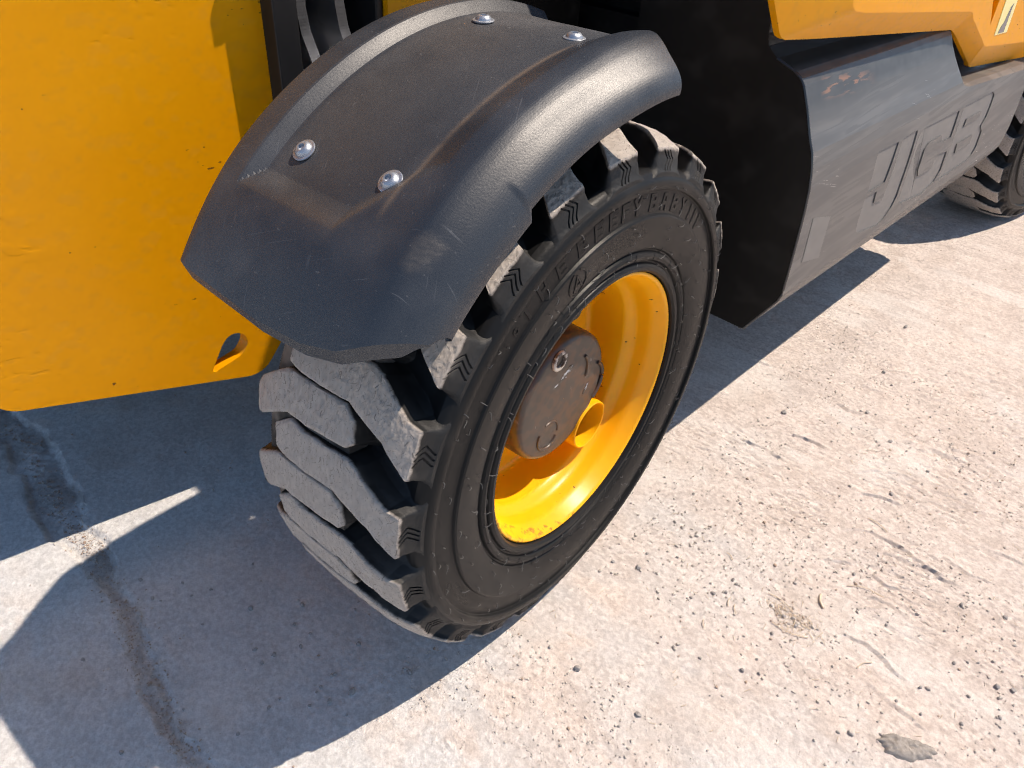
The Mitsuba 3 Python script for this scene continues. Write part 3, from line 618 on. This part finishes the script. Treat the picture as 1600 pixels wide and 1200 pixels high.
def bevel_cut(poly, x0, x1, grow):
    q = [m3.Manifold.hull_points(np.vstack([[(x0, y, z) for y, z in poly], [(x1, y, z) for y, z in Polygon(poly).buffer(grow, join_style=2).exterior.coords]]))]
    return q[0]
pod = pod - yz_prism(STEP, -.026, .3) - bevel_cut(STEP, .10, .145, .009) - front
LET = {'bar': [(.922, .601), (1.037, .600), (1.020, .514), (.925, .514)],
       'hook': [(1.058, .601), (1.146, .604), (1.144, .449), (1.130, .425), (1.100, .404), (1.070, .398), (.952, .414), (.930, .424), (.922, .445), (.921, .505), (.985, .503), (.990, .474), (1.040, .468), (1.046, .503)],
       'round': [(1.175, .594), (1.200, .600), (1.434, .597), (1.432, .531), (1.366, .533), (1.342, .554), (1.258, .553), (1.240, .540), (1.243, .490), (1.262, .471), (1.348, .467), (1.367, .503), (1.443, .494), (1.450, .444), (1.425, .416), (1.356, .403), (1.190, .419), (1.168, .435), (1.163, .580)],
       'double': [(1.464, .600), (1.700, .600), (1.728, .588), (1.722, .530), (1.700, .508), (1.732, .490), (1.740, .447), (1.725, .425), (1.693, .414), (1.463, .413)]}
ISL = {'double': [[(1.524, .560), (1.645, .559), (1.648, .543), (1.523, .541)], [(1.519, .497), (1.646, .496), (1.647, .472), (1.529, .470)]]}
def pod_x(z): return np.interp(z, [.384, .395, .450, .510, .560, .600, .632], [.1372, .1372, .1355, .1330, .1300, .1260, .1200])
for nm, pts in LET.items():
    g = rnd(Polygon(pts), .004, 3)
    for i in ISL.get(nm, []): g = g.difference(Polygon(i))
    def shift(off):
        def w(v):
            v = np.array(v); v[:, 0] += pod_x(v[:, 2]) + off; return v
        return w
    g = g.segmentize(.03)
    cutter = yz_prism(g, 0, .03).warp_batch(shift(-.0042)); pod = pod - cutter
    inlay = yz_prism(g.buffer(.0004), 0, .0022).warp_batch(shift(-.0052)); LET[nm] = inlay
add(TH + '__side_pod', pod, 'mat_pod', 28); tag(TH + '__side_pod', 'scratched black side pod with large sunken letters JCB')
for nm, inl in LET.items(): add(TH + '__side_pod__letter', inl, 'mat_inlay', 20)
pat = Polygon([(.657, .533), (.744, .512), (.746, .421), (.661, .438)]).segmentize(.02)
add(TH + '__side_pod__decal_patch', yz_prism(pat, 0, .0006).warp_batch(lambda v: np.array(v) + np.stack([pod_x(np.array(v)[:, 2]) + .0002, 0 * np.array(v)[:, 0], 0 * np.array(v)[:, 0]], -1)), 'mat_inlay', 20)
tag(TH + '__side_pod__decal_patch', 'pale patch left by a lost sticker')
endp = man(rnd(Polygon(PROF), .002, 2), .004).transform(np.array([[1, 0, 0, 0], [0, 0, 1, .6065], [0, 1, 0, 0]], float))
add(TH + '__side_pod__end_panel', endp, 'mat_black', False); tag(TH + '__side_pod__end_panel', 'black end of the side pod in shade')
add(TH + '__side_pod__edge_trim', tube([(x, .6075, z) for x, z in PROF[1:18]], .0026, 6), 'mat_black_steel', 60)

# ------------------------------------------------------------------ yellow engine cover above the pod
outl = [(.26, 1.20), (.26, 1.08), (.405, .935), (.468, .866), (.478, .858), (.495, .852), (.61, .841), (1.355, .777), (1.378, .770), (1.425, .752), (1.615, .671), (1.630, .661), (1.655, .654), (2.6, .575), (2.6, 1.20)]
fold = [(.52, 1.20), (.55, 1.08), (.60, .960), (.635, .905), (.645, .892), (.66, .884), (.70, .878), (1.335, .823), (1.355, .817), (1.375, .804), (1.545, .735), (1.562, .727), (1.585, .720), (2.6, .632), (2.6, 1.20)]
o3, f3 = [(.058, y, z) for y, z in outl], [(.090, y, z) for y, z in fold]
n_ = len(outl); V = o3 + f3; F = []
for i in range(n_ - 1): F += [[i, i + 1, n_ + i + 1], [i, n_ + i + 1, n_ + i]]
Vb = [(.047, y, z) for y, z in outl]; base = len(V); V += Vb
for i in range(n_ - 1): F += [[i, base + i + 1, i + 1], [i, base + i, base + i + 1]]
cover = trimesh.Trimesh(np.array(V, float), np.array(F), process=False)
notch = Polygon([(1.43, 1.0), (1.655, .745), (1.70, .80), (1.70, 1.0)])
notch = Polygon([(1.355, .95), (1.545, .773), (1.515, .95)])
cap = prism(Polygon(fold).difference(notch), .004); cv = np.array(cap.vertices); cap = trimesh.Trimesh(np.stack([.086 + cv[:, 2], cv[:, 0], cv[:, 1]], -1), cap.faces, process=False)
# V shaped recess in the cover: two walls and a floor
nb = [(1.355, .95), (1.545, .773), (1.515, .95)]
rec = trimesh.Trimesh(np.array([(.089, y, z) for y, z in nb] + [(.045, 1.40, .95), (.05, 1.540, .800), (.045, 1.520, .95)], float), np.array([[0, 1, 4], [0, 4, 3], [1, 2, 5], [1, 5, 4], [3, 4, 5]]), process=False)
k = add(TH + '__engine_cover', trimesh.util.concatenate([cover, cap, rec]), 'mat_yellow', 22); tag(k, 'yellow engine cover with folded facets above the black pod')
add(TH + '__engine_bay_and_unseen_slab', trimesh.util.concatenate([box((-.80, .63, .86), (-.034, 2.6, 1.45)), box((-.8, .40, 1.19), (.046, 2.6, 1.45)), box((-.8, .26, 1.19), (-.25, .41, 1.215))]), 'mat_black', False)  # the thin last slab is out of view, placed to shade the far yellow plate
dec = [(1.590, .836), (1.622, .742), (1.735, .738), (1.700, .836)]
add(TH + '__engine_cover__sticker', yz_prism(dec, .0903, .0911), 'mat_decal', False); tag(TH + '__engine_cover__sticker', 'pale yellow sticker with a slanting grey mark')
add(TH + '__engine_cover__sticker_mark', yz_prism([(1.682, .812), (1.668, .806), (1.660, .768), (1.650, .764), (1.645, .745), (1.698, .742), (1.690, .770)], .0914, .0919), 'mat_decal_grey', False)
tag(TH + '__engine_cover__sticker_mark', 'slanting grey mark printed on the sticker')

# ------------------------------------------------------------------ loose things on the ground
def rock(r, seed, flat=.7, sub=2, amp=.5):
    m = trimesh.creation.icosphere(subdivisions=sub, radius=1.0); v = np.array(m.vertices); q = np.random.default_rng(seed)
    # cut by a few random planes, then roughen: broken stone, not a ball
    for _ in range(7):
        n = q.normal(size=3); n /= np.linalg.norm(n); d = q.uniform(.55, .85); s = v @ n; v = v - np.outer(np.maximum(s - d, 0), n)
    v *= 1 + amp * .3 * (meshkit.fbm(v * 2.5 + seed, 2, seed=seed % 50)[:, None] - .5)
    v *= np.array([q.uniform(.8, 1.25), q.uniform(.7, 1.0), flat]) * r
    a = q.uniform(0, 2 * np.pi); c, s_ = math.cos(a), math.sin(a); v = v @ np.array([[c, s_, 0], [-s_, c, 0], [0, 0, 1]])
    return trimesh.Trimesh(v, m.faces, process=False)
PEB = [(.167, .79, 8, 'g'), (.307, .947, 6, 'g'), (.295, .941, 4, 'g'), (.223, .516, 4, 'b'), (.251, .438, 4, 'g'), (.204, .293, 5, 'p'), (.242, .265, 4, 'p'), (.273, .225, 4, 'p'), (.334, .198, 5, 'g'), (.203, .143, 7, 'g'), (.183, .1, 3, 'g'), (.176, .097, 3, 'g'),
       (.159, .085, 4, 'p'), (.162, .12, 4, 'g'), (.2, -.101, 5, 'p'), (.259, -.1, 7, 'g'), (.376, -.091, 6, 'g'), (.366, -.127, 3, 'g'), (.35, .048, 4, 'p'), (.348, .062, 4, 'p'), (.451, .098, 5, 'g'), (.474, .114, 4, 'g'), (.352, .248, 4, 'g'), (.381, .343, 4, 'b'), (.343, .252, 4, 'g'),
       (.348, .217, 4, 'g'), (.428, .334, 4, 'g'), (.497, .436, 4, 'g'), (.462, .708, 5, 'g'), (.389, .663, 4, 'p'), (.296, .777, 4, 'p'), (.392, .881, 5, 'g'), (.267, 1.151, 6, 'g'), (.219, 1.434, 7, 'g'), (.747, .274, 4, 'g'), (.701, .38, 4, 'g'), (.717, .399, 3, 'g'), (.73, .411, 3, 'g'),
       (.768, .386, 6, 'g'), (.778, .370, 5, 'p'), (.790, .399, 6, 'g'), (.739, .332, 4, 'g'), (.788, .331, 4, 'g'), (.686, .297, 5, 'p'), (.676, .290, 4, 'g'), (.627, .127, 6, 'p'), (.612, .113, 3, 'g'), (.669, .517, 5, 'g'), (.736, .548, 5, 'g'), (.576, .833, 4, 'g'), (.463, .257, 5, 'p'), (.449, .248, 5, 'g'), (.455, .19, 3, 'b'), (.458, .136, 3, 'g'),
       (-.287, -.449, 4, 'g'), (-.205, -.42, 6, 'g'), (-.333, -.478, 3, 'g'), (-.297, -.479, 3, 'g'), (-.336, -.53, 4, 'g'), (-.322, -.522, 3, 'g'), (-.288, -.368, 3, 'g'), (-.101, -.46, 4, 'g'), (-.101, -.440, 5, 'g'), (-.084, -.4, 4, 'g'), (-.152, -.353, 6, 'g'), (-.128, -.384, 4, 'g'), (.027, -.421, 5, 'g'), (.038, -.387, 7, 'g'),
       (-.028, -.493, 4, 'g'), (-.388, -.526, 4, 'g'), (-.299, -.659, 4, 'g'), (-.113, -.679, 4, 'g'), (-.023, -.547, 4, 'g'), (-.024, -.329, 4, 'g'), (.074, -.301, 5, 'g')]
_q = random.Random(21)
for cx, cy, sx_, sy_, n_, tones in [(.20, .27, .05, .05, 16, 'ppgp'), (.30, .24, .06, .05, 14, 'ppg'), (.42, .50, .09, .09, 14, 'pppb'), (.462, .255, .025, .018, 10, 'pg'), (.33, .12, .06, .05, 14, 'ppg'), (.60, .20, .08, .07, 14, 'pg'), (.55, .85, .12, .14, 14, 'pgb'), (-.10, -.40, .10, .09, 14, 'g'), (.36, .95, .12, .2, 12, 'pg')]:
    for _ in range(n_): PEB.append((round(cx + _q.gauss(0, sx_), 3), round(cy + _q.gauss(0, sy_), 3), _q.choice([2.2, 2.6, 3, 3.4, 4.2]), _q.choice(tones)))
LBL = {'g': ('small grey stone lying on the sunlit dusty concrete', 'small dark stone lying in the shadow behind the wheel'), 'p': ('small pale stone lying on the sunlit dusty concrete', 'small pale stone in the shadow'), 'b': ('small brown stone lying on the sunlit dusty concrete', 'small brown stone in the shadow')}
GRP = {'g': ('grey stones on the sunlit ground', 'stones in the shadow behind the wheel'), 'p': ('pale stones on the sunlit ground', ''), 'b': ('brown stones on the sunlit ground', '')}
MAT = {'g': 'mat_stone_grey', 'p': 'mat_stone_pale', 'b': 'mat_stone_brown'}
for i, (x, y, r, c) in enumerate(PEB):
    r *= .00092; m = rock(r, 100 + i, .75); m.apply_translation([x, y, gz(x, y) + r * .45])
    k = add('pebble', m, MAT[c], 40); sh = int(y < -.25 and x < .1)
    if i == 0: tag(k, 'largest dark pointed stone, between the wheel and the pod shadow', 'stone')
    elif i == 9: tag(k, 'rounded grey stone nearest to the front of the tyre', 'stone')
    elif i == 15: tag(k, 'grey broken stone on the bare slab in front of the tyre', 'stone')
    else:
        tone = {'g': 'grey', 'p': 'pale', 'b': 'brown'}[c]
        if sh: where = 'in the shadow beside the tyre' if x > -.2 else 'near the dirt filled crack'
        elif math.hypot(x - .462, y - .255) < .09: where = 'beside the small heap of straw bits'
        elif x > .59 and y < .22: where = 'beside the rough lump of mortar'
        elif x > .66: where = 'at the right edge of the yard'
        elif y < .0: where = 'on the bare slab in front of the tyre'
        elif x < .37 and y < .36: where = 'in the dust right of the tyre'
        elif y > .86: where = 'out near the shadow edge of the side pod'
        else: where = 'among the dried mud ridges'
        tag(k, f'small {tone} stone lying {where}', 'stone', f'{tone} stones {where}')
# a flat splash of mortar at the lower right
n_r, n_t = 26, 96; th = np.linspace(0, 2 * np.pi, n_t, endpoint=False)
lx, ly = .698, .167; ang = .62
rad = np.array([1 + .10 * math.sin(3 * t + 1) + .05 * math.sin(7 * t) + .05 * math.sin(13 * t + 2) for t in th])
q = np.linspace(1, 0, n_r)
X = lx + (q[None] * rad[:, None]) * (.044 * np.cos(th)[:, None] * math.cos(ang) - .020 * np.sin(th)[:, None] * math.sin(ang)); Y = ly + (q[None] * rad[:, None]) * (.044 * np.cos(th)[:, None] * math.sin(ang) + .020 * np.sin(th)[:, None] * math.cos(ang))
Z = ground_h(X, Y) - .003 + .0095 * (1 - q[None] ** 6) + .006 * (meshkit.fbm(np.stack([X * 130, Y * 130, 0 * X], -1), 3, seed=8) - .4) * (1 - q[None] ** 4)
add('mortar_lump', grid(np.stack([X, Y, Z], -1), closed_u=True), 'mat_mortar', 50); tag('mortar_lump', 'rough grey flat lump of mortar stuck to the ground at lower right', 'mortar lump')
# straws
STR = [((.474, .345), (.491, .318)), ((.459, .265), (.470, .240)), ((.405, .273), (.455, .268)), ((.361, .212), (.368, .192)), ((.374, .205), (.385, .190)), ((.440, .222), (.500, .238)), ((.586, .246), (.600, .275)), ((.352, .136), (.362, .122)), ((.500, .400), (.560, .425)), ((.430, .262), (.452, .245)), ((.468, .262), (.495, .258)), ((.455, .600), (.500, .590)), ((.30, .30), (.318, .292))]
for i, (p0, p1) in enumerate(STR):
    t = np.linspace(0, 1, 6)[:, None]; p = np.array(p0) * (1 - t) + np.array(p1) * t; b = .12 * np.linalg.norm(np.array(p1) - p0) * np.sin(t[:, 0] * np.pi) * hr.choice([-1, 1])
    nrm = np.array([-(p1[1] - p0[1]), p1[0] - p0[0]]); nrm = nrm / np.linalg.norm(nrm); p = p + b[:, None] * nrm
    z = ground_h(p[:, 0], p[:, 1]) + .0012 + .001 * np.sin(t[:, 0] * 3)
    k = add('straw', tube(np.column_stack([p, z]), (.0022 if i == 0 else .0008), 6), 'mat_straw', 60)
    if i == 0: tag(k, 'thickest short pale stalk standing out on the dusty ground', 'straw')
    else:
        cx, cy = (np.array(p0) + p1) / 2; ln = 'long' if np.linalg.norm(np.array(p1) - p0) > .045 else 'short'
        where = 'in the small heap of chopped straw' if math.hypot(cx - .462, cy - .255) < .06 else 'in the dust right of the tyre' if cx < .39 else 'near the lump of mortar' if cx > .57 else 'among the dried mud ridges'
        tag(k, f'{ln} thin dry straw lying {where}', 'straw', f'{ln} straws {where}')
# grit and crumbs nobody could count
g_ = np.random.default_rng(4); tet = trimesh.creation.icosphere(subdivisions=0); tv, tf = np.array(tet.vertices), np.array(tet.faces)
def scatter(pts, sizes):
    n = len(pts); q = g_.normal(size=(n, 12, 3)) * .22 + tv[None]; q *= sizes[:, None, None] * np.array([1, 1, .7]) * g_.uniform(.7, 1.3, (n, 1, 3))
    z = ground_h(pts[:, 0], pts[:, 1]) + sizes * .2
    V = q + np.column_stack([pts, z])[:, None]; F = tf[None] + (np.arange(n) * 12)[:, None, None]
    return trimesh.Trimesh(V.reshape(-1, 3), F.reshape(-1, 3), process=False)
def clump(n, lo, hi, k=3.0, th=.5):
    p = np.column_stack([g_.uniform(lo[0], hi[0], n), g_.uniform(lo[1], hi[1], n)]); w = meshkit.fbm(np.column_stack([p * 6, np.full(n, k)]), 3, seed=6)
    return p[w > th + g_.normal(size=n) * .08]
cr = np.array(CRACK); ti = g_.uniform(0, 1, 2200); seg = g_.integers(1, len(cr) - 2, 2200); cp = cr[seg] * (1 - ti[:, None]) + cr[seg + 1] * ti[:, None] + g_.normal(size=(2200, 2)) * .013
pale = np.vstack([clump(15000, (.05, -.35), (.85, 1.4)), g_.uniform((-.9, -.8), (.9, 2.2), (1800, 2)), cp[:900], np.array([.462, .255]) + g_.normal(size=(140, 2)) * [.028, .018]])
dark = np.vstack([clump(1300, (.05, -.35), (.85, 1.6), 9.), g_.uniform((-.9, -.8), (.9, 2.2), (900, 2)), cp[900:], np.array([.462, .255]) + g_.normal(size=(90, 2)) * [.028, .018]])
size = lambda n: .0006 + .0019 * g_.random(n) ** 4
k = add('grit', scatter(pale, size(len(pale))), 'mat_stone_pale', False); tag(k, 'pale grit and crumbs scattered over the dusty concrete', None, None, 'stuff')
k = add('dark_grit', scatter(dark, size(len(dark)) * .95), 'mat_stone_brown', False); tag(k, 'brown grit and dirt crumbs along the crack and over the concrete', None, None, 'stuff')
fib = []
for _ in range(420):
    if g_.random() < .35: x, y = np.array([.462, .255]) + g_.normal(size=2) * [.03, .02]
    else: x, y = g_.uniform(.1, .85), g_.uniform(-.1, 1.2)
    a, L = g_.uniform(0, np.pi), g_.uniform(.004, .014); t = np.linspace(-.5, .5, 4); xs, ys = x + L * t * np.cos(a), y + L * t * np.sin(a) + L * .15 * t ** 2
    fib.append(tube(np.column_stack([xs, ys, ground_h(xs, ys) + .0006]), .00035, 4))
k = add('straw_litter', trimesh.util.concatenate(fib), 'mat_straw', 60); tag(k, 'fine chopped straw bits in the dust', None, None, 'stuff')
